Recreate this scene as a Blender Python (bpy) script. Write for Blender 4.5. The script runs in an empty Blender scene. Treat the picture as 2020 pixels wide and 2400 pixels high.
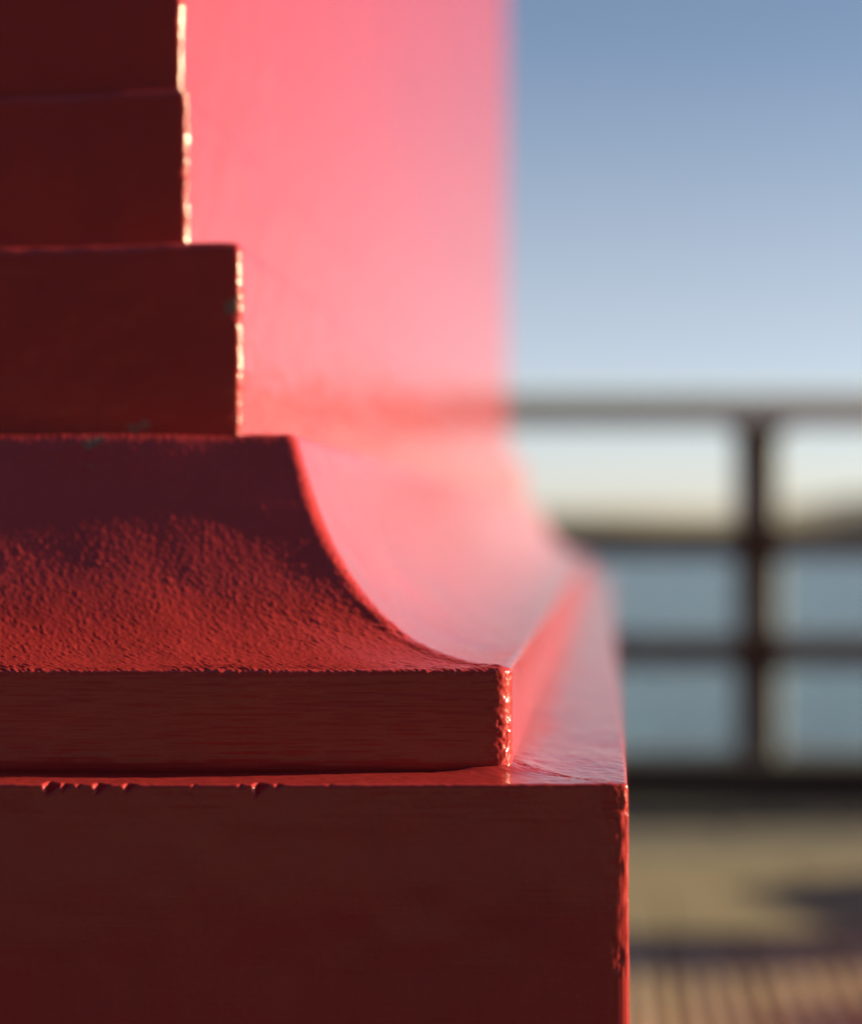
import bpy, bmesh, math, random
import numpy as np

C = bpy.context.scene.collection
SC = bpy.context.scene
R = math.radians

# ------------------------------------------------------------------ camera
H = 0.77                      # eye height above the deck
F = 4208.0                    # focal length in photo pixels (50 mm on a 24 mm wide frame)
cam = bpy.data.cameras.new('camera')
cam.sensor_fit = 'HORIZONTAL'
cam.sensor_width = 24.0
cam.lens = 50.0
cam.shift_x = -410.0 / 2020.0
cam.shift_y = 40.0 / 2020.0
cam.clip_start = 0.02
cam.clip_end = 60000
cam.dof.use_dof = True
cam.dof.focus_distance = 0.5
cam.dof.aperture_fstop = 3.6
co = bpy.data.objects.new('camera', cam)
co.location = (0, 0, H)
co.rotation_euler = (R(90), 0, 0)
C.objects.link(co)
SC.camera = co

# ------------------------------------------------------------------ sky, sun, exposure
SUN_AZ = 5.6                  # degrees behind the +X axis
SUN_EL = 14.0
w = bpy.data.worlds.new('World')
SC.world = w
w.use_nodes = True
nt = w.node_tree
nt.nodes.clear()
sky = nt.nodes.new('ShaderNodeTexSky')
sky.sky_type = 'NISHITA'
sky.sun_disc = False
sky.sun_elevation = R(SUN_EL)
sky.sun_rotation = R(90 - SUN_AZ)
sky.altitude = 0
sky.air_density = 0.6
sky.dust_density = 0.5
sky.ozone_density = 0.45
bg = nt.nodes.new('ShaderNodeBackground')
bg.inputs['Strength'].default_value = 0.05
wo = nt.nodes.new('ShaderNodeOutputWorld')
# thin warm-white coastal haze low in the sky, the same all the way round
tc = nt.nodes.new('ShaderNodeTexCoord')
sx = nt.nodes.new('ShaderNodeSeparateXYZ')
nt.links.new(tc.outputs['Generated'], sx.inputs[0])
hz = nt.nodes.new('ShaderNodeValToRGB')
hz.color_ramp.interpolation = 'B_SPLINE'
for k_, (p_, c_) in enumerate([(0.0, (0.38, 0.0, 0.50)), (0.10, (0.90, 0.40, 0.05)), (0.18, (0.62, 0.38, 0.05)), (0.27, (0.0, 0.0, 0.0))]):
    e_ = hz.color_ramp.elements[k_] if k_ < 2 else hz.color_ramp.elements.new(p_)
    e_.position = p_
    e_.color = (*c_, 1)
nt.links.new(sx.outputs['Z'], hz.inputs[0])
ad = nt.nodes.new('ShaderNodeMix')
ad.data_type = 'RGBA'
ad.blend_type = 'ADD'
ad.inputs[0].default_value = 1.0
nt.links.new(sky.outputs[0], ad.inputs[6])
nt.links.new(hz.outputs[0], ad.inputs[7])
nt.links.new(ad.outputs[2], bg.inputs[0])
nt.links.new(bg.outputs[0], wo.inputs[0])

sl = bpy.data.lights.new('sun', 'SUN')
sl.energy = 5.0
sl.angle = R(0.53)
sl.color = (1.0, 0.86, 0.50)
so = bpy.data.objects.new('sun', sl)
ce = math.cos(R(SUN_EL))
sd = (math.cos(R(SUN_AZ)) * ce, math.sin(R(SUN_AZ)) * ce, math.sin(R(SUN_EL)))
from mathutils import Vector
so.rotation_euler = Vector(sd).to_track_quat('Z', 'Y').to_euler()
so.location = (8, 2, 6)
C.objects.link(so)

vs = SC.view_settings
vs.view_transform = 'Standard'
vs.look = 'None'
vs.exposure = 1.7
vs.gamma = 1.0
vs.use_curve_mapping = False

# ------------------------------------------------------------------ helpers
def pt(px, py, d):
    """photo pixel at depth d -> world"""
    return ((px - 1420.0) / F * d, d, H + (1240.0 - py) / F * d)

def obj(name, me, m, parent=None, **props):
    o = bpy.data.objects.new(name, me)
    if m is not None and len(me.materials) == 0:
        me.materials.append(m)
    C.objects.link(o)
    if parent is not None:
        o.parent = parent
    for k, v in props.items():
        o[k] = v
    return o

def empty(name, label, cat, loc=(0, 0, 0), group=None):
    o = bpy.data.objects.new(name, None)
    o.location = loc
    o.empty_display_size = 0.1
    C.objects.link(o)
    o['label'] = label
    o['category'] = cat
    if group:
        o['group'] = group
    return o

def dup(o, parent=None):
    c = o.copy()
    C.objects.link(c)
    if parent is not None:
        c.parent = parent
    for ch in list(o.children):
        dup(ch, c)
    return c

def mesh_np(name, verts, quads, smooth=True):
    me = bpy.data.meshes.new(name)
    nv, nq = len(verts), len(quads)
    me.vertices.add(nv)
    me.vertices.foreach_set('co', np.ascontiguousarray(verts, dtype=np.float32).ravel())
    me.loops.add(nq * 4)
    me.loops.foreach_set('vertex_index', np.ascontiguousarray(quads, dtype=np.int32).ravel())
    me.polygons.add(nq)
    me.polygons.foreach_set('loop_start', np.arange(0, nq * 4, 4, dtype=np.int32))
    me.polygons.foreach_set('loop_total', np.full(nq, 4, dtype=np.int32))
    if smooth:
        me.polygons.foreach_set('use_smooth', np.ones(nq, dtype=bool))
    me.update(calc_edges=True)
    me.validate()
    return me

def bm_mesh(name, bm, smooth=False, bevel=0.0, seg=2):
    if bevel > 0:
        bmesh.ops.bevel(bm, geom=bm.edges[:], offset=bevel, segments=seg, affect='EDGES', profile=0.5)
    me = bpy.data.meshes.new(name)
    bmesh.ops.recalc_face_normals(bm, faces=bm.faces[:])
    bm.to_mesh(me)
    bm.free()
    if smooth:
        for p in me.polygons:
            p.use_smooth = True
    return me

def add_box(bm, x0, x1, y0, y1, z0, z1):
    v = [bm.verts.new(p) for p in ((x0, y0, z0), (x1, y0, z0), (x1, y1, z0), (x0, y1, z0),
                                   (x0, y0, z1), (x1, y0, z1), (x1, y1, z1), (x0, y1, z1))]
    for f in ((0, 3, 2, 1), (4, 5, 6, 7), (0, 1, 5, 4), (1, 2, 6, 5), (2, 3, 7, 6), (3, 0, 4, 7)):
        bm.faces.new([v[i] for i in f])

def box_mesh(name, x0, x1, y0, y1, z0, z1, bevel=0.0, seg=2):
    bm = bmesh.new()
    add_box(bm, x0, x1, y0, y1, z0, z1)
    return bm_mesh(name, bm, False, bevel, seg)

def lathe_mesh(name, prof, axis='Z', n=24):
    """closed surface of revolution; prof = (radius, height) from bottom to top"""
    bm = bmesh.new()
    rings = []
    for r, h in prof:
        ring = []
        for i in range(n):
            a = 2 * math.pi * i / n
            u, v = r * math.cos(a), r * math.sin(a)
            ring.append(bm.verts.new((u, v, h) if axis == 'Z' else (h, u, v)))
        rings.append(ring)
    for a, b in zip(rings[:-1], rings[1:]):
        for i in range(n):
            bm.faces.new((a[i], a[(i + 1) % n], b[(i + 1) % n], b[i]))
    bm.faces.new(rings[0][::-1])
    bm.faces.new(rings[-1])
    return bm_mesh(name, bm, True)

# 2-D value noise, vectorised
_rng = np.random.default_rng(7)
_T = _rng.random((256, 256)).astype(np.float32) * 2 - 1
def vnoise(x, y, seed=0):
    x = x + seed * 17.31
    y = y + seed * 9.77
    xi = np.floor(x).astype(np.int64)
    yi = np.floor(y).astype(np.int64)
    fx = x - xi
    fy = y - yi
    fx = fx * fx * (3 - 2 * fx)
    fy = fy * fy * (3 - 2 * fy)
    x0, x1, y0, y1 = xi & 255, (xi + 1) & 255, yi & 255, (yi + 1) & 255
    a = _T[x0, y0] * (1 - fx) + _T[x1, y0] * fx
    b = _T[x0, y1] * (1 - fx) + _T[x1, y1] * fx
    return a * (1 - fy) + b * fy

def sstep(a, b, x):
    t = np.clip((x - a) / (b - a), 0, 1)
    return t * t * (3 - 2 * t)

# ------------------------------------------------------------------ materials
def mat(name, build):
    m = bpy.data.materials.new(name)
    m.use_nodes = True
    n = m.node_tree
    n.nodes.clear()
    out = n.nodes.new('ShaderNodeOutputMaterial')
    p = n.nodes.new('ShaderNodeBsdfPrincipled')
    n.links.new(p.outputs[0], out.inputs[0])
    build(n, p)
    return m

def noise(n, scale, detail=4, rough=0.6, vec=None):
    t = n.nodes.new('ShaderNodeTexNoise')
    t.inputs['Scale'].default_value = scale
    t.inputs['Detail'].default_value = detail
    t.inputs['Roughness'].default_value = rough
    if vec is not None:
        n.links.new(vec, t.inputs['Vector'])
    return t.outputs['Fac']

def ramp(n, fac, stops):
    r = n.nodes.new('ShaderNodeValToRGB')
    els = r.color_ramp.elements
    while len(els) < len(stops):
        els.new(0.5)
    for e, (p, c) in zip(els, stops):
        e.position = p
        e.color = (c[0], c[1], c[2], 1) if not isinstance(c, (int, float)) else (c, c, c, 1)
    n.links.new(fac, r.inputs[0])
    return r.outputs[0]

def coords(n, scale=(1, 1, 1)):
    t = n.nodes.new('ShaderNodeTexCoord')
    mp = n.nodes.new('ShaderNodeMapping')
    mp.inputs['Scale'].default_value = scale
    n.links.new(t.outputs['Object'], mp.inputs[0])
    return mp.outputs[0]

def math_(n, op, a, b=None):
    m = n.nodes.new('ShaderNodeMath')
    m.operation = op
    for i, v in enumerate((a, b)):
        if v is None:
            continue
        if isinstance(v, (int, float)):
            m.inputs[i].default_value = v
        else:
            n.links.new(v, m.inputs[i])
    return m.outputs[0]

def mix(n, fac, a, b):
    m = n.nodes.new('ShaderNodeMix')
    m.data_type = 'RGBA'
    for s, v in ((m.inputs[0], fac), (m.inputs[6], a), (m.inputs[7], b)):
        if isinstance(v, (int, float)):
            s.default_value = v
        elif isinstance(v, tuple):
            s.default_value = (v[0], v[1], v[2], 1)
        else:
            n.links.new(v, s)
    return m.outputs[2]

def bump(n, p, height, strength, dist, normal=None):
    b = n.nodes.new('ShaderNodeBump')
    b.inputs['Strength'].default_value = strength
    b.inputs['Distance'].default_value = dist
    n.links.new(height, b.inputs['Height'])
    if normal is not None:
        n.links.new(normal, b.inputs['Normal'])
    if p is not None:
        n.links.new(b.outputs[0], p.inputs['Normal'])
    return b.outputs[0]

# moss spots sit where the photo shows them (centre, radius)
MOSS = [(pt(542, 722, 0.594), 0.0036), (pt(552, 705, 0.594), 0.002), (pt(212, 1040, 0.571), 0.0028),
        (pt(235, 1030, 0.571), 0.0018), (pt(215, 1088, 0.567), 0.0022), (pt(316, 1004, 0.594), 0.0026),
        (pt(340, 994, 0.594), 0.002)]

def red_paint(n, p):
    c = coords(n)
    big = noise(n, 14, 4, 0.55, c)
    mid = noise(n, 160, 5, 0.6, c)
    fine = noise(n, 900, 3, 0.6, c)
    col = ramp(n, big, [(0.3, (0.255, 0.0195, 0.0205)), (0.7, (0.305, 0.0245, 0.0245))])
    col = mix(n, math_(n, 'MULTIPLY', ramp(n, mid, [(0.42, 0.0), (0.75, 1.0)]), 0.45), col, (0.25, 0.020, 0.028))
    # chalked and scuffed patches of old paint
    chalk = ramp(n, noise(n, 34, 6, 0.7, coords(n, (1, 1, 2.2))), [(0.60, 0.0), (0.70, 1.0)])
    col = mix(n, math_(n, 'MULTIPLY', chalk, 0.30), col, (0.27, 0.028, 0.040))
    dirt = ramp(n, noise(n, 11, 6, 0.75, coords(n, (1.6, 1.6, 0.7))), [(0.56, 0.0), (0.74, 1.0)])
    col = mix(n, math_(n, 'MULTIPLY', dirt, 0.40), col, (0.16, 0.020, 0.020))
    # paler specks of grit and salt
    speck = ramp(n, noise(n, 1500, 1, 0.5, c), [(0.80, 0.0), (0.84, 1.0)])
    col = mix(n, math_(n, 'MULTIPLY', speck, 0.35), col, (0.55, 0.30, 0.24))
    geo = n.nodes.new('ShaderNodeNewGeometry')
    tot = None
    wob = noise(n, 420, 3, 0.7, c)
    for pos, rad in MOSS:
        d = n.nodes.new('ShaderNodeVectorMath')
        d.operation = 'DISTANCE'
        n.links.new(geo.outputs['Position'], d.inputs[0])
        d.inputs[1].default_value = pos
        v = math_(n, 'SUBTRACT', 1.0, math_(n, 'DIVIDE', d.outputs['Value'], rad))
        v = math_(n, 'ADD', v, math_(n, 'MULTIPLY', math_(n, 'SUBTRACT', wob, 0.5), 2.2))
        tot = v if tot is None else math_(n, 'MAXIMUM', tot, v)
    msk = ramp(n, tot, [(0.15, 0.0), (0.55, 1.0)])
    col = mix(n, math_(n, 'MULTIPLY', msk, 0.75), col, (0.115, 0.095, 0.070))
    fl = n.nodes.new('ShaderNodeAttribute')
    fl.attribute_name = 'flaked'
    flk = fl.outputs['Fac']
    col = mix(n, math_(n, 'MULTIPLY', flk, 0.55), col, (0.25, 0.026, 0.033))
    n.links.new(col, p.inputs['Base Color'])
    n.links.new(math_(n, 'SUBTRACT', 0.5, math_(n, 'MULTIPLY', flk, 0.5)), p.inputs['Specular IOR Level'])
    msk = math_(n, 'MAXIMUM', msk, flk)
    rg = ramp(n, noise(n, 60, 4, 0.6, c), [(0.3, 0.12), (0.7, 0.20)])
    n.links.new(math_(n, 'ADD', rg, math_(n, 'MULTIPLY', msk, 0.4)), p.inputs['Roughness'])
    p.inputs['IOR'].default_value = 1.5
    b1 = bump(n, None, fine, 0.30, 0.00012)
    b2 = bump(n, None, mid, 0.10, 0.0003, b1)
    cb = coords(n, (55, 55, 1300))
    bump(n, p, noise(n, 1.0, 4, 0.65, cb), 0.15, 0.00025, b2)
M_RED = mat('red_gloss_paint', red_paint)

def dark_metal(n, p):
    c = coords(n)
    col = ramp(n, noise(n, 9, 5, 0.65, c), [(0.35, (0.12, 0.125, 0.125)), (0.65, (0.17, 0.17, 0.165))])
    rust = ramp(n, noise(n, 23, 5, 0.7, c), [(0.60, 0.0), (0.72, 1.0)])
    col = mix(n, rust, col, (0.10, 0.045, 0.028))
    n.links.new(col, p.inputs['Base Color'])
    p.inputs['Roughness'].default_value = 0.5
    bump(n, p, noise(n, 80, 4, 0.6, c), 0.3, 0.002)
M_RAIL = mat('weathered_grey_green_iron', dark_metal)

def top_rail_m(n, p):
    c = coords(n, (0.6, 5, 5))
    n.links.new(ramp(n, noise(n, 9, 5, 0.65, c), [(0.3, (0.70, 0.84, 0.84)), (0.7, (0.77, 0.90, 0.90))]), p.inputs['Base Color'])
    p.inputs['Roughness'].default_value = 0.6
    bump(n, p, noise(n, 12, 5, 0.6, c), 0.3, 0.002)
M_TOPRAIL = mat('silvered_handrail_timber', top_rail_m)

def rust_m(n, p):
    c = coords(n)
    n.links.new(ramp(n, noise(n, 30, 5, 0.7, c), [(0.3, (0.035, 0.018, 0.014)), (0.7, (0.075, 0.034, 0.022))]), p.inputs['Base Color'])
    p.inputs['Roughness'].default_value = 0.8
    bump(n, p, noise(n, 120, 4, 0.6, c), 0.4, 0.002)
M_RUST = mat('rusted_iron', rust_m)

def tarred(n, p):
    c = coords(n, (1, 6, 6))
    n.links.new(ramp(n, noise(n, 6, 5, 0.7, c), [(0.3, (0.022, 0.019, 0.016)), (0.7, (0.045, 0.036, 0.030))]), p.inputs['Base Color'])
    p.inputs['Roughness'].default_value = 0.75
    bump(n, p, noise(n, 14, 5, 0.6, c), 0.5, 0.006)
M_TAR = mat('tarred_timber', tarred)

def stone_dark(n, p):
    c = coords(n)
    n.links.new(ramp(n, noise(n, 8, 6, 0.65, c), [(0.3, (0.040, 0.034, 0.030)), (0.7, (0.065, 0.054, 0.046))]), p.inputs['Base Color'])
    p.inputs['Roughness'].default_value = 0.85
    bump(n, p, noise(n, 60, 5, 0.65, c), 0.5, 0.004)
M_EDGE = mat('dark_edging_stone', stone_dark)
def kerb_m(n, p):
    c = coords(n)
    n.links.new(ramp(n, noise(n, 8, 6, 0.65, c), [(0.3, (0.082, 0.066, 0.052)), (0.7, (0.125, 0.10, 0.078))]), p.inputs['Base Color'])
    p.inputs['Roughness'].default_value = 0.85
    bump(n, p, noise(n, 60, 5, 0.65, c), 0.5, 0.004)
M_KERB = mat('brown_kerb_stone', kerb_m)

def slab_m(n, p):
    c = coords(n)
    oi = n.nodes.new('ShaderNodeObjectInfo')
    col = ramp(n, noise(n, 5, 6, 0.65, c), [(0.3, (0.138, 0.104, 0.063)), (0.7, (0.198, 0.149, 0.093))])
    col = mix(n, math_(n, 'MULTIPLY', oi.outputs['Random'], 0.35), col, (0.125, 0.094, 0.059))
    n.links.new(col, p.inputs['Base Color'])
    p.inputs['Roughness'].default_value = 0.8
    bump(n, p, noise(n, 70, 5, 0.65, c), 0.4, 0.003)
M_SLAB = mat('sandstone_slab', slab_m)

def board_m(n, p):
    c = coords(n, (14, 0.8, 14))
    oi = n.nodes.new('ShaderNodeObjectInfo')
    col = ramp(n, noise(n, 4, 6, 0.65, c), [(0.3, (0.31, 0.215, 0.14)), (0.7, (0.45, 0.32, 0.215))])
    col = mix(n, math_(n, 'MULTIPLY', oi.outputs['Random'], 0.5), col, (0.19, 0.12, 0.085))
    n.links.new(col, p.inputs['Base Color'])
    p.inputs['Roughness'].default_value = 0.62
    bump(n, p, noise(n, 10, 5, 0.65, c), 0.4, 0.002)
M_BOARD = mat('weathered_deck_timber', board_m)

def water_m(n, p):
    c = coords(n, (1.0, 1.6, 1))
    h1 = noise(n, 0.35, 5, 0.6, c)
    h2 = noise(n, 2.6, 4, 0.6, c)
    n.links.new(ramp(n, noise(n, 0.012, 4, 0.6, c), [(0.3, (0.045, 0.098, 0.15)), (0.7, (0.060, 0.118, 0.172))]), p.inputs['Base Color'])
    p.inputs['Roughness'].default_value = 0.22
    p.inputs['IOR'].default_value = 1.33
    b1 = bump(n, None, h1, 1.0, 0.9)
    bump(n, p, h2, 0.9, 0.14, b1)
M_WATER = mat('choppy_sea_water', water_m)

def hill_m(n, p):
    c = coords(n)
    n.links.new(ramp(n, noise(n, 0.008, 6, 0.65, c), [(0.35, (0.20, 0.18, 0.145)), (0.5, (0.28, 0.235, 0.18)), (0.65, (0.17, 0.175, 0.14))]), p.inputs['Base Color'])
    p.inputs['Roughness'].default_value = 0.95
M_HILL = mat('far_shore_scrub', hill_m)

def quay_m(n, p):
    c = coords(n)
    n.links.new(ramp(n, noise(n, 3, 6, 0.65, c), [(0.3, (0.10, 0.09, 0.075)), (0.7, (0.17, 0.15, 0.125))]), p.inputs['Base Color'])
    p.inputs['Roughness'].default_value = 0.9
    bump(n, p, noise(n, 25, 5, 0.65, c), 0.5, 0.01)
M_QUAY = mat('quay_concrete', quay_m)

# ------------------------------------------------------------------ setting
# sea
bm = bmesh.new()
vv = [bm.verts.new(p) for p in ((-40000, 8, -3.2), (40000, 8, -3.2), (40000, 50000, -3.2), (-40000, 50000, -3.2))]
bm.faces.new(vv)
obj('sea', bm_mesh('sea', bm), M_WATER, kind='structure')

# quay body under the deck (one block: the ground of the place)
obj('quay_ground', box_mesh('quay_ground', -40, 40, -40, 5.32, -5.0, -0.06, 0.02), M_QUAY, kind='structure')

# low far shore
def shore():
    n = 260
    xs = np.linspace(-2600, 4200, n)
    h = 50 + 12 * vnoise(xs / 420, xs * 0, 3) + 4 * vnoise(xs / 120, xs * 0, 5) + 1.5 * vnoise(xs / 30, xs * 0, 6)
    h = h * (0.75 + 0.55 * sstep(150, 500, xs))
    rows = []
    for dy, k in ((0, 0.0), (30, 0.45), (120, 0.8), (320, 1.0), (900, 0.6), (1500, -0.2)):
        z = -3.6 + (h + 2 * vnoise(xs / 70, xs * 0 + dy, 8)) * k
        rows.append(np.stack([xs, np.full(n, 2600.0 + dy) + 60 * vnoise(xs / 260, xs * 0, 9), z], 1))
    v = np.concatenate(rows)
    q = []
    for r in range(len(rows) - 1):
        a = np.arange(n - 1) + r * n
        q.append(np.stack([a, a + 1, a + n + 1, a + n], 1))
    return mesh_np('hills', v, np.concatenate(q))
obj('hills', shore(), M_HILL, kind='structure')

# promenade slabs between the deck boards and the edging
paving = obj('pavement', box_mesh('pavement', -6, 7, 3.42, 5.05, -0.055, -0.012, 0.003), M_QUAY, kind='structure')
random.seed(4)
slab_me = None
W_SL, D_SL = 0.62, 0.374
ys = [3.425, 3.805]
for r_, y0 in enumerate(ys):
    for i in range(-9, 11):
        x0 = i * (W_SL + 0.006) + (0.31 if r_ % 2 else 0.0) + 0.12
        if slab_me is None:
            slab_me = box_mesh('paving_slab', -W_SL / 2, W_SL / 2, -D_SL / 2, D_SL / 2, -0.034, 0.0, 0.004, 2)
        o = obj('paving_slab', slab_me, M_SLAB, paving)
        o.location = (x0 + W_SL / 2, y0 + D_SL / 2, random.uniform(-0.002, 0.002))
        o.rotation_euler = (R(random.uniform(-0.25, 0.25)), R(random.uniform(-0.25, 0.25)), 0)
kerb_me = None
for i in range(-7, 9):
    if kerb_me is None:
        kerb_me = box_mesh('kerb_stone', -0.445, 0.445, -0.139, 0.139, -0.034, 0.0, 0.006, 2)
    for row, yk in enumerate((4.610, 4.325)):
        o = obj('kerb_stone', kerb_me, M_KERB, paving)
        o.location = (i * 0.896 - 0.15 + 0.4 * row, yk, random.uniform(-0.001, 0.003))
# dark edging stones
edge_me = None
for i in range(-7, 9):
    if edge_me is None:
        edge_me = box_mesh('edging_stone', -0.445, 0.445, -0.145, 0.145, -0.034, 0.0, 0.006, 2)
    o = obj('edging_stone', edge_me, M_EDGE, paving)
    o.location = (i * 0.896 + 0.2, 4.905, random.uniform(-0.001, 0.003))

# ribbed deck boards
deck = obj('boardwalk', box_mesh('boardwalk', -6, 7, -3.0, 3.40, -0.058, -0.036, 0.002), M_TAR, kind='structure')
def board_mesh():
    wd, ribs = 0.146, 4
    pitch = wd / ribs
    prof = [(-wd / 2, -0.032)]
    for k in range(ribs):
        a = -wd / 2 + k * pitch
        prof += [(a + 0.0085, -0.011), (a + 0.0105, 0.0), (a + pitch - 0.0105, 0.0), (a + pitch - 0.0085, -0.011)]
    prof += [(wd / 2, -0.032)]
    bm = bmesh.new()
    a = [bm.verts.new((x, -3.2, z)) for x, z in prof]
    b = [bm.verts.new((x, 0.0, z)) for x, z in prof]
    for i in range(len(prof)):
        j = (i + 1) % len(prof)
        bm.faces.new((a[i], a[j], b[j], b[i]))
    bm.faces.new(a)
    bm.faces.new(b[::-1])
    return bm_mesh('deck_board', bm)
bme = board_mesh()
for i in range(-3, 14):
    o = obj('deck_board', bme, M_BOARD, deck)
    o.location = (i * 0.151 + 0.03, 3.40 + random.uniform(-0.006, 0.004), random.uniform(-0.0015, 0.0015))

# timber kerb along the quay edge
obj('edge_beam', box_mesh('edge_beam', -7, 8, 5.055, 5.31, -0.05, 0.118, 0.012, 3), M_TAR,
    label='dark tarred timber beam along the quay edge under the railing', category='beam')

# ------------------------------------------------------------------ railing
RX, RY = pt(1781, 0, 5.06)[0], 5.10
rail = empty('railing', 'weathered railing of dark posts and rails under a pale grey handrail, above the water', 'railing', (RX, RY, 0.118))
def beam(name, z, hh, dd, m):
    me = box_mesh(name, -6.0, 7.0, -dd / 2, dd / 2, -hh / 2, hh / 2, 0.04 if name == 'top_rail' else 0.012, 4)
    o = obj(name, me, m, rail)
    o.location = (0, 0, z - 0.118)
    return o
beam('top_rail', 1.112, 0.108, 0.11, M_TOPRAIL)
beam('middle_rail', 0.732, 0.092, 0.045, M_RAIL)
beam('lower_rail', 0.424, 0.098, 0.045, M_RAIL)
post_me = box_mesh('post', -0.066, 0.066, 0.024, 0.075, -0.02, 0.938, 0.012, 3)
cap_me = box_mesh('saddle', -0.082, 0.082, -0.064, 0.10, 0.930, 0.941, 0.003)
plate_me = box_mesh('bracket', -0.058, 0.058, -0.031, -0.0235, -0.06, 0.06, 0.003)
def bolt_mesh():
    return lathe_mesh('bolt', [(0.011, -0.004), (0.011, 0.006), (0.007, 0.010)], 'Z', 8)
bolt_me = bolt_mesh()
for i in range(-3, 4):
    p_ = obj('post', post_me, M_RAIL, rail)
    p_.location = (i * 1.85, 0, 0)
    obj('saddle', cap_me, M_RUST, p_)
    for z in (0.732, 0.424):
        j_ = obj('bracket', plate_me, M_RUST, p_)
        j_.location = (0, 0, z - 0.118)
        for bz in (-0.045, 0.045):
            b_ = obj('bolt', bolt_me, M_RUST, p_)
            b_.location = (0, -0.031, z - 0.118 + bz)
            b_.rotation_euler = (R(90), 0, 0)

# box and posts added out of view, only to cast shadows on the ground
pl = empty('shadow_box', 'unseen dark timber box added to cast an angular shadow on the ground', 'shadow_box', (2.40, 3.90, 0))
pl.rotation_euler = (0, 0, R(24))
obj('box', box_mesh('box', -0.33, 0.33, -0.26, 0.26, 0.05, 0.40, 0.01), M_TAR, pl)
obj('rim', box_mesh('rim', -0.36, 0.36, -0.29, 0.29, 0.395, 0.43, 0.008), M_TAR, pl)
foot_me = box_mesh('foot', -0.04, 0.04, -0.04, 0.04, -0.02, 0.052, 0.004)
for fx in (-0.27, 0.27):
    for fy in (-0.2, 0.2):
        obj('foot', foot_me, M_TAR, pl).location = (fx, fy, 0)
bol_me = lathe_mesh('shadow_post', [(0.18, -0.04), (0.18, 0.05), (0.155, 0.08), (0.145, 0.55), (0.165, 0.58), (0.165, 0.62), (0.09, 0.70), (0.03, 0.73)], 'Z', 28)
for k, (x, y, lab) in enumerate([(2.55, 3.50, 'unseen slim black post added to cast a shadow band, next to the added box'),
                                 (3.15, 3.08, 'unseen slim black post added for its shadow, farther from the added box')]):
    o = obj('shadow_post', bol_me, M_TAR, label=lab, category='shadow_post', group='shadow casters added beside the deck')
    o.location = (x, y, 0)

# ------------------------------------------------------------------ unseen building added behind the camera to block sky light
def brick_m(n, p):
    c = coords(n)
    n.links.new(ramp(n, noise(n, 1.5, 6, 0.65, c), [(0.3, (0.060, 0.055, 0.062)), (0.7, (0.090, 0.083, 0.092))]), p.inputs['Base Color'])
    p.inputs['Roughness'].default_value = 0.9
    bump(n, p, noise(n, 30, 4, 0.6, c), 0.4, 0.01)
M_BRICK = mat('dark_brick', brick_m)
def flat(name, col, rough):
    def f(n, p):
        c = coords(n)
        k = noise(n, 7, 4, 0.6, c)
        n.links.new(ramp(n, k, [(0.3, tuple(v * 0.8 for v in col)), (0.7, tuple(v * 1.15 for v in col))]), p.inputs['Base Color'])
        p.inputs['Roughness'].default_value = rough
    return mat(name, f)
M_SLATE = flat('roof_slate', (0.055, 0.057, 0.065), 0.7)
M_GLASS = flat('window_glass', (0.020, 0.024, 0.028), 0.08)
M_FRAME = flat('window_paint', (0.40, 0.39, 0.36), 0.5)
sky_blocker = empty('sky_blocker', 'unseen dark grey block with slate roof, added to keep sky light off the front faces', 'light blocker', (-2, -22, 0))
obj('wall', box_mesh('wall', -26, 26, -8, 0, -0.1, 13.5, 0.02), M_BRICK, sky_blocker)
bm = bmesh.new()
rv = [bm.verts.new(v) for v in ((-26.4, 0.5, 13.48), (26.4, 0.5, 13.48), (26.4, -4, 17.0), (-26.4, -4, 17.0), (-26.4, -8.5, 13.48), (26.4, -8.5, 13.48))]
for f_ in ((0, 1, 2, 3), (3, 2, 5, 4), (0, 3, 4), (1, 5, 2), (0, 4, 5, 1)):
    bm.faces.new([rv[k] for k in f_])
obj('roof', bm_mesh('roof', bm), M_SLATE, sky_blocker)
wf = box_mesh('window', -0.62, 0.62, -0.10, 0.04, -0.95, 0.95, 0.01)
wp = box_mesh('pane', -0.52, 0.52, 0.041, 0.052, -0.85, 0.85, 0.0)
for fl in range(4):
    for i in range(-8, 9):
        if fl == 0 and i % 4 == 0:
            continue
        o = obj('window', wf, M_FRAME, sky_blocker)
        o.location = (i * 3.0, 0, 1.7 + fl * 3.1)
        obj('pane', wp, M_GLASS, o)
df = box_mesh('door', -0.55, 0.55, -0.10, 0.05, -0.02, 2.3, 0.01)
for i in (-8, -4, 0, 4, 8):
    o = obj('door', df, M_SLATE, sky_blocker)
    o.location = (i * 3.0, 0, 0)

# ------------------------------------------------------------------ red column
E = H                                    # heights below are relative to the eye
tower = empty('red_column', 'big red painted square column on a stepped base with a hollow moulding', 'column', (-1.15, 1.62, 0))

XR, YF = -0.0993, 0.5725                 # right and front plane of the cove top: the reference plan
XL, YB = -2.20, 2.68                     # left and back plane of the same square
XC0 = (tower.location.x, tower.location.y)

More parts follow.
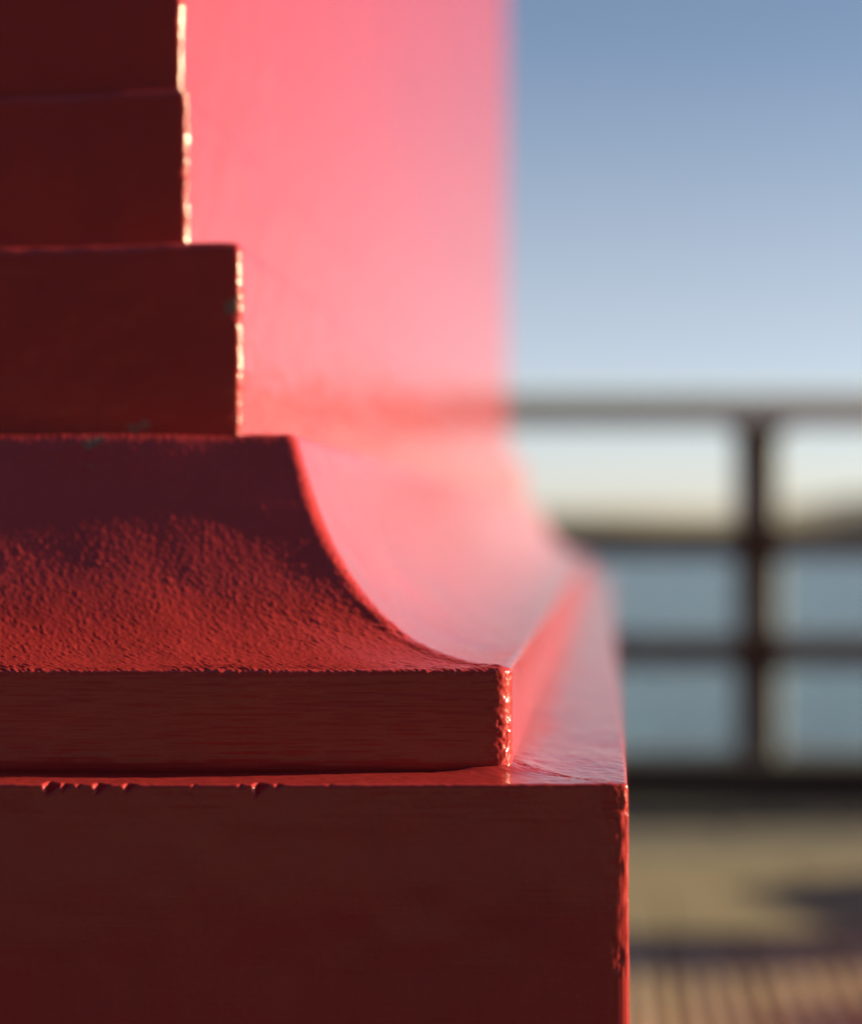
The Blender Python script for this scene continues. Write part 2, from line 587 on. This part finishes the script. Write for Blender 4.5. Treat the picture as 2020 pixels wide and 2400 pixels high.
def build_course(name, prof, sigma, r_c, step, seed, disp, tilt=0.0, coarse=None, inner_cap=True, extra=None, xr_add=0.0, ry=None):
    """sweep a profile (outward offset, height rel. to the eye) round the rounded square plan"""
    P = np.array(prof, dtype=np.float64)
    seg = np.linalg.norm(np.diff(P, axis=0), axis=1)
    cum = np.concatenate([[0], np.cumsum(seg)])
    fs = np.arange(0, cum[-1], 0.0001)
    fo = np.interp(fs, cum, P[:, 0])
    fz = np.interp(fs, cum, P[:, 1])
    k = max(1, int(sigma / 0.0001 * 3))
    ker = np.exp(-0.5 * (np.arange(-k, k + 1) * 0.0001 / max(sigma, 1e-6)) ** 2)
    ker /= ker.sum()
    fo = np.convolve(np.pad(fo, k, mode='edge'), ker, 'valid')
    fz = np.convolve(np.pad(fz, k, mode='edge'), ker, 'valid')
    # sampling of the profile: fine inside the listed ranges, coarse elsewhere
    ss = [0.0]
    while ss[-1] < fs[-1]:
        s = ss[-1]
        z_ = np.interp(s, fs, fz)
        o_ = np.interp(s, fs, fo)
        ss.append(s + (coarse(o_, z_) if coarse else step))
    ss = np.array(ss[:-1] + [fs[-1]])
    o = np.interp(ss, fs, fo)
    z = np.interp(ss, fs, fz)
    npf = len(ss)
    # perimeter samples: front from left to right, corner, right side to the back, corner, back, left
    W = XR - XL
    near = 0.40
    uf = np.concatenate([np.linspace(0, W - near - r_c, 14)[:-1], np.arange(W - near - r_c, W - r_c - step * 0.5, step)])
    nc = max(6, int(r_c * 1.571 / (step * 0.8)))
    th = np.linspace(-math.pi / 2, 0, nc + 1)
    side = [0.0]
    d = step
    while side[-1] < (YB - YF) - 2 * r_c - 0.05:
        side.append(side[-1] + d)
        if side[-1] > 0.12:
            d = min(d * 1.05, 0.05)
    side.append((YB - YF) - 2 * r_c)
    side = np.array(side)
    pts = []      # bx, by, dx, dy, u
    for u in uf:
        pts.append((XL + r_c + u * (W - 2 * r_c) / (W - r_c), YF, -1 + 2 * u / (W - r_c), -1, u))
    u0 = W - r_c
    for t in th[:-1]:
        pts.append((XR - r_c + r_c * math.cos(t), YF + (ry or r_c) * (1 + math.sin(t)), 1, -1, u0 + (t + math.pi / 2) * r_c))
    u0 += r_c * math.pi / 2
    L = side[-1]
    for s in side:
        pts.append((XR, YF + (ry or r_c) + s * (L + r_c - (ry or r_c)) / L, 1, -1 + 2 * s / L, u0 + s))
    for t in np.linspace(0, math.pi / 2, 7)[1:]:
        pts.append((XR - r_c + r_c * math.cos(t), YB - r_c + r_c * math.sin(t), 1, 1, u0 + L + t * r_c))
    for f in np.linspace(0, 1, 13)[1:]:
        pts.append((XR - r_c - f * (W - 2 * r_c), YB, 1 - 2 * f, 1, u0 + L + f * W))
    for t in np.linspace(math.pi / 2, math.pi, 5)[1:]:
        pts.append((XL + r_c + r_c * math.cos(t), YB - r_c + r_c * math.sin(t), -1, 1, u0 + L + W + t * r_c))
    for f in np.linspace(0, 1, 13)[1:]:
        pts.append((XL, YB - r_c - f * (YB - YF - 2 * r_c), -1, 1 - 2 * f, u0 + L + 2 * W))
    for t in np.linspace(math.pi, 1.5 * math.pi, 5)[1:-1]:
        pts.append((XL + r_c + r_c * math.cos(t), YF + r_c + r_c * math.sin(t), -1, -1, u0 + L + 3 * W))
    A = np.array(pts)
    nu = len(A)
    X = A[:, 0:1] + A[:, 2:3] * o[None, :] + xr_add * np.clip(A[:, 2:3], 0, 1) ** 4
    Y = A[:, 1:2] + A[:, 3:4] * o[None, :]
    Z = np.broadcast_to(z[None, :], X.shape).copy()
    U = np.broadcast_to(A[:, 4:5], X.shape)
    S = np.broadcast_to(ss[None, :], X.shape)
    V = np.stack([X, Y, Z], -1)
    du = np.roll(V, -1, 0) - np.roll(V, 1, 0)
    ds = np.gradient(V, axis=1)
    N = np.cross(du, ds)
    N /= np.maximum(np.linalg.norm(N, axis=-1, keepdims=True), 1e-12)
    if ry:
        V[..., 0] += 0.0012 * np.clip(A[:, 2:3], 0, 1) ** 4 * np.clip((ZT - V[..., 2]) / 0.14, 0, 1)
    D = disp(U, S, V, N, W - r_c)
    fade = sstep(0.55, 0.42, np.abs(V[..., 0])) * 1.0 + sstep(0.42, 0.55, np.abs(V[..., 0])) * 0.0
    V = V + N * (D * fade)[..., None]
    if extra is not None:
        V = extra(V, N, U, S)
    if tilt:
        top = sstep(np.max(z) - 0.02, np.max(z) - 0.004, V[..., 2])
        V[..., 2] += tilt * (V[..., 0] - XR) * top * (np.abs(V[..., 0]) < 0.5)
    V[..., 2] += E
    V[..., 0] -= XC0[0]
    V[..., 1] -= XC0[1]
    idx = np.arange(nu * npf).reshape(nu, npf)
    a = idx
    b = np.roll(idx, -1, 0)
    q = np.stack([a[:, :-1], b[:, :-1], b[:, 1:], a[:, 1:]], -1).reshape(-1, 4)
    return obj(name, mesh_np(name, V.reshape(-1, 3), q), M_RED, tower)

def arris(U, S, uc, seed, k=1.0, r=0.0020):
    e = np.exp(-((U - uc - r) / (r + 0.0012)) ** 2)
    n = vnoise(U / 0.0017, S / 0.0021, seed) + 0.7 * vnoise(U / 0.0009, S / 0.0010, seed + 1) + 0.45 * vnoise(U / 0.0005, S / 0.0006, seed + 2)
    slow = vnoise(U / 0.02, S / 0.009, seed + 3)
    dent = np.clip(vnoise(U / 0.004, S / 0.0045, seed + 4) + 0.5 * vnoise(U / 0.0015, S / 0.0017, seed + 5) - 0.55, 0, None)
    return e * k * (0.00017 * n * (1 + 0.9 * slow) + 0.00018 * slow - 0.0011 * dent)
# --- brush and roller texture of the paint, as true relief (metres)
def paint_relief(seed, grain=0.00010, brush=0.00003, wob=0.00025):
    def f(U, S, V, N, uc):
        d = wob * vnoise(U / 0.021, S / 0.017, seed) + 0.5 * wob * vnoise(U / 0.007, S / 0.006, seed + 1)
        front = sstep(uc + 0.002, uc - 0.002, U)
        g = vnoise(U / 0.0008 + 0.3 * S / 0.0008, S / 0.0013, seed + 2) + 0.6 * vnoise(U / 0.0016, S / 0.0024, seed + 3)
        b = vnoise(U / 0.016, S / 0.00055, seed + 4) + 0.6 * vnoise(U / 0.006, S / 0.0011, seed + 5)
        patch = 0.6 + 0.4 * vnoise(U / 0.05, S / 0.03, seed + 6)
        return d + grain * g * (0.35 + 0.65 * front) + brush * b * patch + arris(U, S, uc, seed + 40)
    return f

CZ0 = 0.0302                             # top of the hollow moulding
# profile of the hollow, read off the photo's mitre edge
mitre = [(703, 1050), (712, 1085), (727, 1142), (748, 1208), (782, 1275), (822, 1345), (866, 1410), (918, 1465), (970, 1500), (1040, 1532), (1110, 1553), (1183, 1568)]
hollow = []
for px, py in mitre:
    k = (1420 - px) / F
    o_ = (-XR - k * YF) / (1 - k)
    hollow.append((o_, (1240 - py) / F * (YF - o_)))
OUT = 0.0728
_ho = np.array([p[0] for p in hollow]); _hz = np.array([p[1] for p in hollow])
_t = np.concatenate([[0], np.cumsum(np.hypot(np.diff(_ho), np.diff(_hz)))])
_tt = np.linspace(0, _t[-1], 40)
hollow = list(zip(np.polyval(np.polyfit(_t, _ho, 4), _tt), np.polyval(np.polyfit(_t, _hz, 4), _tt)))
print('hollow ends', hollow[0], hollow[-1])
ZB = -0.0678
moulding = [(OUT - 0.006, ZB - 0.004), (OUT - 0.0010, ZB - 0.0005), (OUT - 0.0002, ZB + 0.0010), (OUT, ZB + 0.003), (OUT, -0.0394)] + hollow[::-1] + \
           [(0.0012, 0.0282), (-0.0004, 0.0302), (-0.012, 0.0302), (-0.05, 0.0302)]

def mould_disp(U, S, V, N, uc):
    front = sstep(uc + 0.0025, uc - 0.0015, U)
    z = V[..., 2]
    cove = sstep(-0.0400, -0.0385, z)
    d = 0.00030 * vnoise(U / 0.024, S / 0.019, 11) + 0.00009 * vnoise(U / 0.009, S / 0.008, 12)
    t_ = np.clip(S - 0.030, 0, None)
    Sw = np.where(t_ < 0.05, 0.75 * t_ + 0.25 * t_ * t_ / 0.1, t_ - 0.00625)
    def rot(a, lu, ls):
        return (U - a * Sw) / lu, Sw / ls
    def blob(lu, ls, sd, lean, cut=0.05):
        return np.clip(vnoise(*rot(lean, lu, ls), sd) - cut, 0, None)
    g = (1.5 * blob(0.00062, 0.0010, 13, 0.12) + 1.3 * blob(0.00078, 0.0013, 14, -0.1) + 1.1 * blob(0.00055, 0.0007, 15, 0.3)
         + 1.0 * blob(0.0011, 0.0017, 25, 0.1, 0.25) + 1.4 * blob(0.0017, 0.0022, 29, 0.05, 0.55) - 0.8)
    b = vnoise(U / 0.014, S / 0.0006, 16) + 0.7 * vnoise(U / 0.005, S / 0.0012, 17)
    rim = np.exp(-((z + 0.0393) / 0.0011) ** 2)
    fr = (vnoise(U / 0.00062, S / 0.002, 18) + vnoise(U / 0.0013, S / 0.003, 19)) * (0.7 + 0.6 * vnoise(U / 0.012, S / 0.5, 28))
    amp = 0.95 + 0.25 * vnoise(U / 0.018, S / 0.014, 26) + 0.25 * vnoise(U / 0.006, S / 0.005, 27)
    d = d + front * cove * 0.000070 * g * np.clip(amp, 0.15, None) + front * (1 - cove) * (0.00005 * b + 0.000016 * g)
    d = d + front * rim * 0.00022 * fr
    lip = np.exp(-((U - uc - 0.0028) / 0.0026) ** 2) * cove
    d = d + lip * (0.00050 + 0.00025 * vnoise(U / 0.004, S / 0.006, 23))
    d = d + arris(U, S, uc, 120, 0.75, 0.0028)
    d = d + (1 - front) * (0.00003 * vnoise(U / 0.006, S / 0.0012, 22) + 0.00002 * g)
    return d

build_course('hollow_moulding', moulding, 0.0006, 0.0042, 0.00031, 1, mould_disp)

# base block
ZT = -0.0678
YBF = 0.4770
BO = 0.5725 - YBF
CHIPS = [(98, 30, 3.2), (140, 22, 2.0), (177, 14, 1.4), (216, 30, 2.6), (285, 32, 2.2), (447, 16, 1.2), (556, 14, 1.4),
         (590, 28, 3.2), (642, 18, 1.6), (766, 14, 0.9), (930, 11, 0.5), (1020, 10, 0.5)]
def base_disp(U, S, V, N, uc):
    d = 0.00025 * vnoise(U / 0.03, S / 0.02, 31) + 0.0001 * vnoise(U / 0.009, S / 0.008, 32)
    b = vnoise(U / 0.02, S / 0.0012, 33) + 0.6 * vnoise(U / 0.007, S / 0.002, 34)
    g = vnoise(U / 0.001, S / 0.0013, 35)
    top = np.exp(-((V[..., 2] - ZT) / 0.003) ** 2)
    d = d + 0.000022 * b + 0.00002 * g + top * 0.00006 * (vnoise(U / 0.0016, S / 0.0016, 36) + vnoise(U / 0.004, S / 0.003, 37))
    d = d + arris(U, S, uc, 140, 0.8, 0.0030)
    return d
def base_chips(V, N, U, S):
    x, y, z = V[..., 0], V[..., 1], V[..., 2]
    cut = np.zeros_like(x)
    for px, wpx, dep in CHIPS:
        x0 = (px - 1420) / F * YBF
        wl = wpx / F * YBF
        t = (x - x0) / wl
        saw = np.where(t < 0, sstep(-0.05, 0.0, t) * 0, np.where(t < 0.30, t / 0.30, np.clip(1 - (t - 0.30) / 1.5, 0, 1)))
        saw = saw * (t > 0)
        cut = np.maximum(cut, saw * dep * 0.00125)
    # planar cut of the front top arris: everything above the sloping plane is pushed down onto it
    e = (y - YBF) + (ZT - z)          # 0 at the arris, grows inward / downward
    push = np.clip(cut * (1 + 0.10 * vnoise(U / 0.0012, S / 0.0012, 41)) - e, 0, None) * (y < 0.495)
    V[..., 1] = y + push * 0.5
    V[..., 2] = z - push * 0.5
    global CHIP_MASK
    CHIP_MASK = np.clip(push / 0.0006, 0, 1)
    # a thick run of old paint round the foot of the moulding's corner
    r2 = np.where(x < -0.030, ((x + 0.030) / 0.012) ** 2, ((x + 0.030) / 0.010) ** 2) + np.where(y < 0.502, ((y - 0.502) / 0.006) ** 2, ((y - 0.502) / 0.05) ** 2)
    V[..., 2] += 0.0020 * np.exp(-r2) * (V[..., 2] > ZT - 0.001) * (1 + 0.3 * vnoise(x / 0.004, y / 0.004, 44))
    return V
def base_step(o_, z_):
    if z_ > ZT - 0.012 and o_ > BO - 0.036:
        return 0.0004 if o_ > BO - 0.008 else 0.0007
    if z_ > -0.16:
        return 0.0016
    return 0.04
base_prof = [(BO, -H - 0.03), (BO, ZT), (0.02, ZT)]
CHIP_MASK = None
base_o = build_course('base_block', base_prof, 0.0007, 0.0042, 0.00042, 3, base_disp, coarse=base_step, extra=base_chips, xr_add=0.0095, ry=0.0013)

at = base_o.data.attributes.new('flaked', 'FLOAT', 'POINT')
at.data.foreach_set('value', CHIP_MASK.astype(np.float32).ravel())

# three courses above the moulding
S3 = -0.0216
S2 = -0.0445
S1 = -0.0470
def course(name, so_, zb, zt, seed, tilt, sig=0.0026, rc=0.0016, coarse=None):
    prof = [(so_, zb - 0.006), (so_, zt), (so_ - 0.06, zt)]
    return build_course(name, prof, sig, rc, 0.0004, seed, paint_relief(seed, 0.00004, 0.00002, 0.00030), tilt=tilt, coarse=coarse)
course('lower_course', S3, CZ0, 0.0966, 51, 0.028)
course('upper_course', S2, 0.0966, 0.1546, 61, 0.045)
def shaft_step(o_, z_):
    return 0.0012 if z_ < 0.26 else 0.08
course('shaft', S1, 0.1546, 2.6, 71, 0.0, coarse=shaft_step)
# lid closing the shaft
lid = box_mesh('cap', XL - 0.09 - XC0[0], XR + 0.09 - XC0[0], YF - 0.09 - XC0[1], YB + 0.09 - XC0[1], E + 2.59, E + 2.72, 0.012, 3)
obj('cap', lid, M_RED, tower)
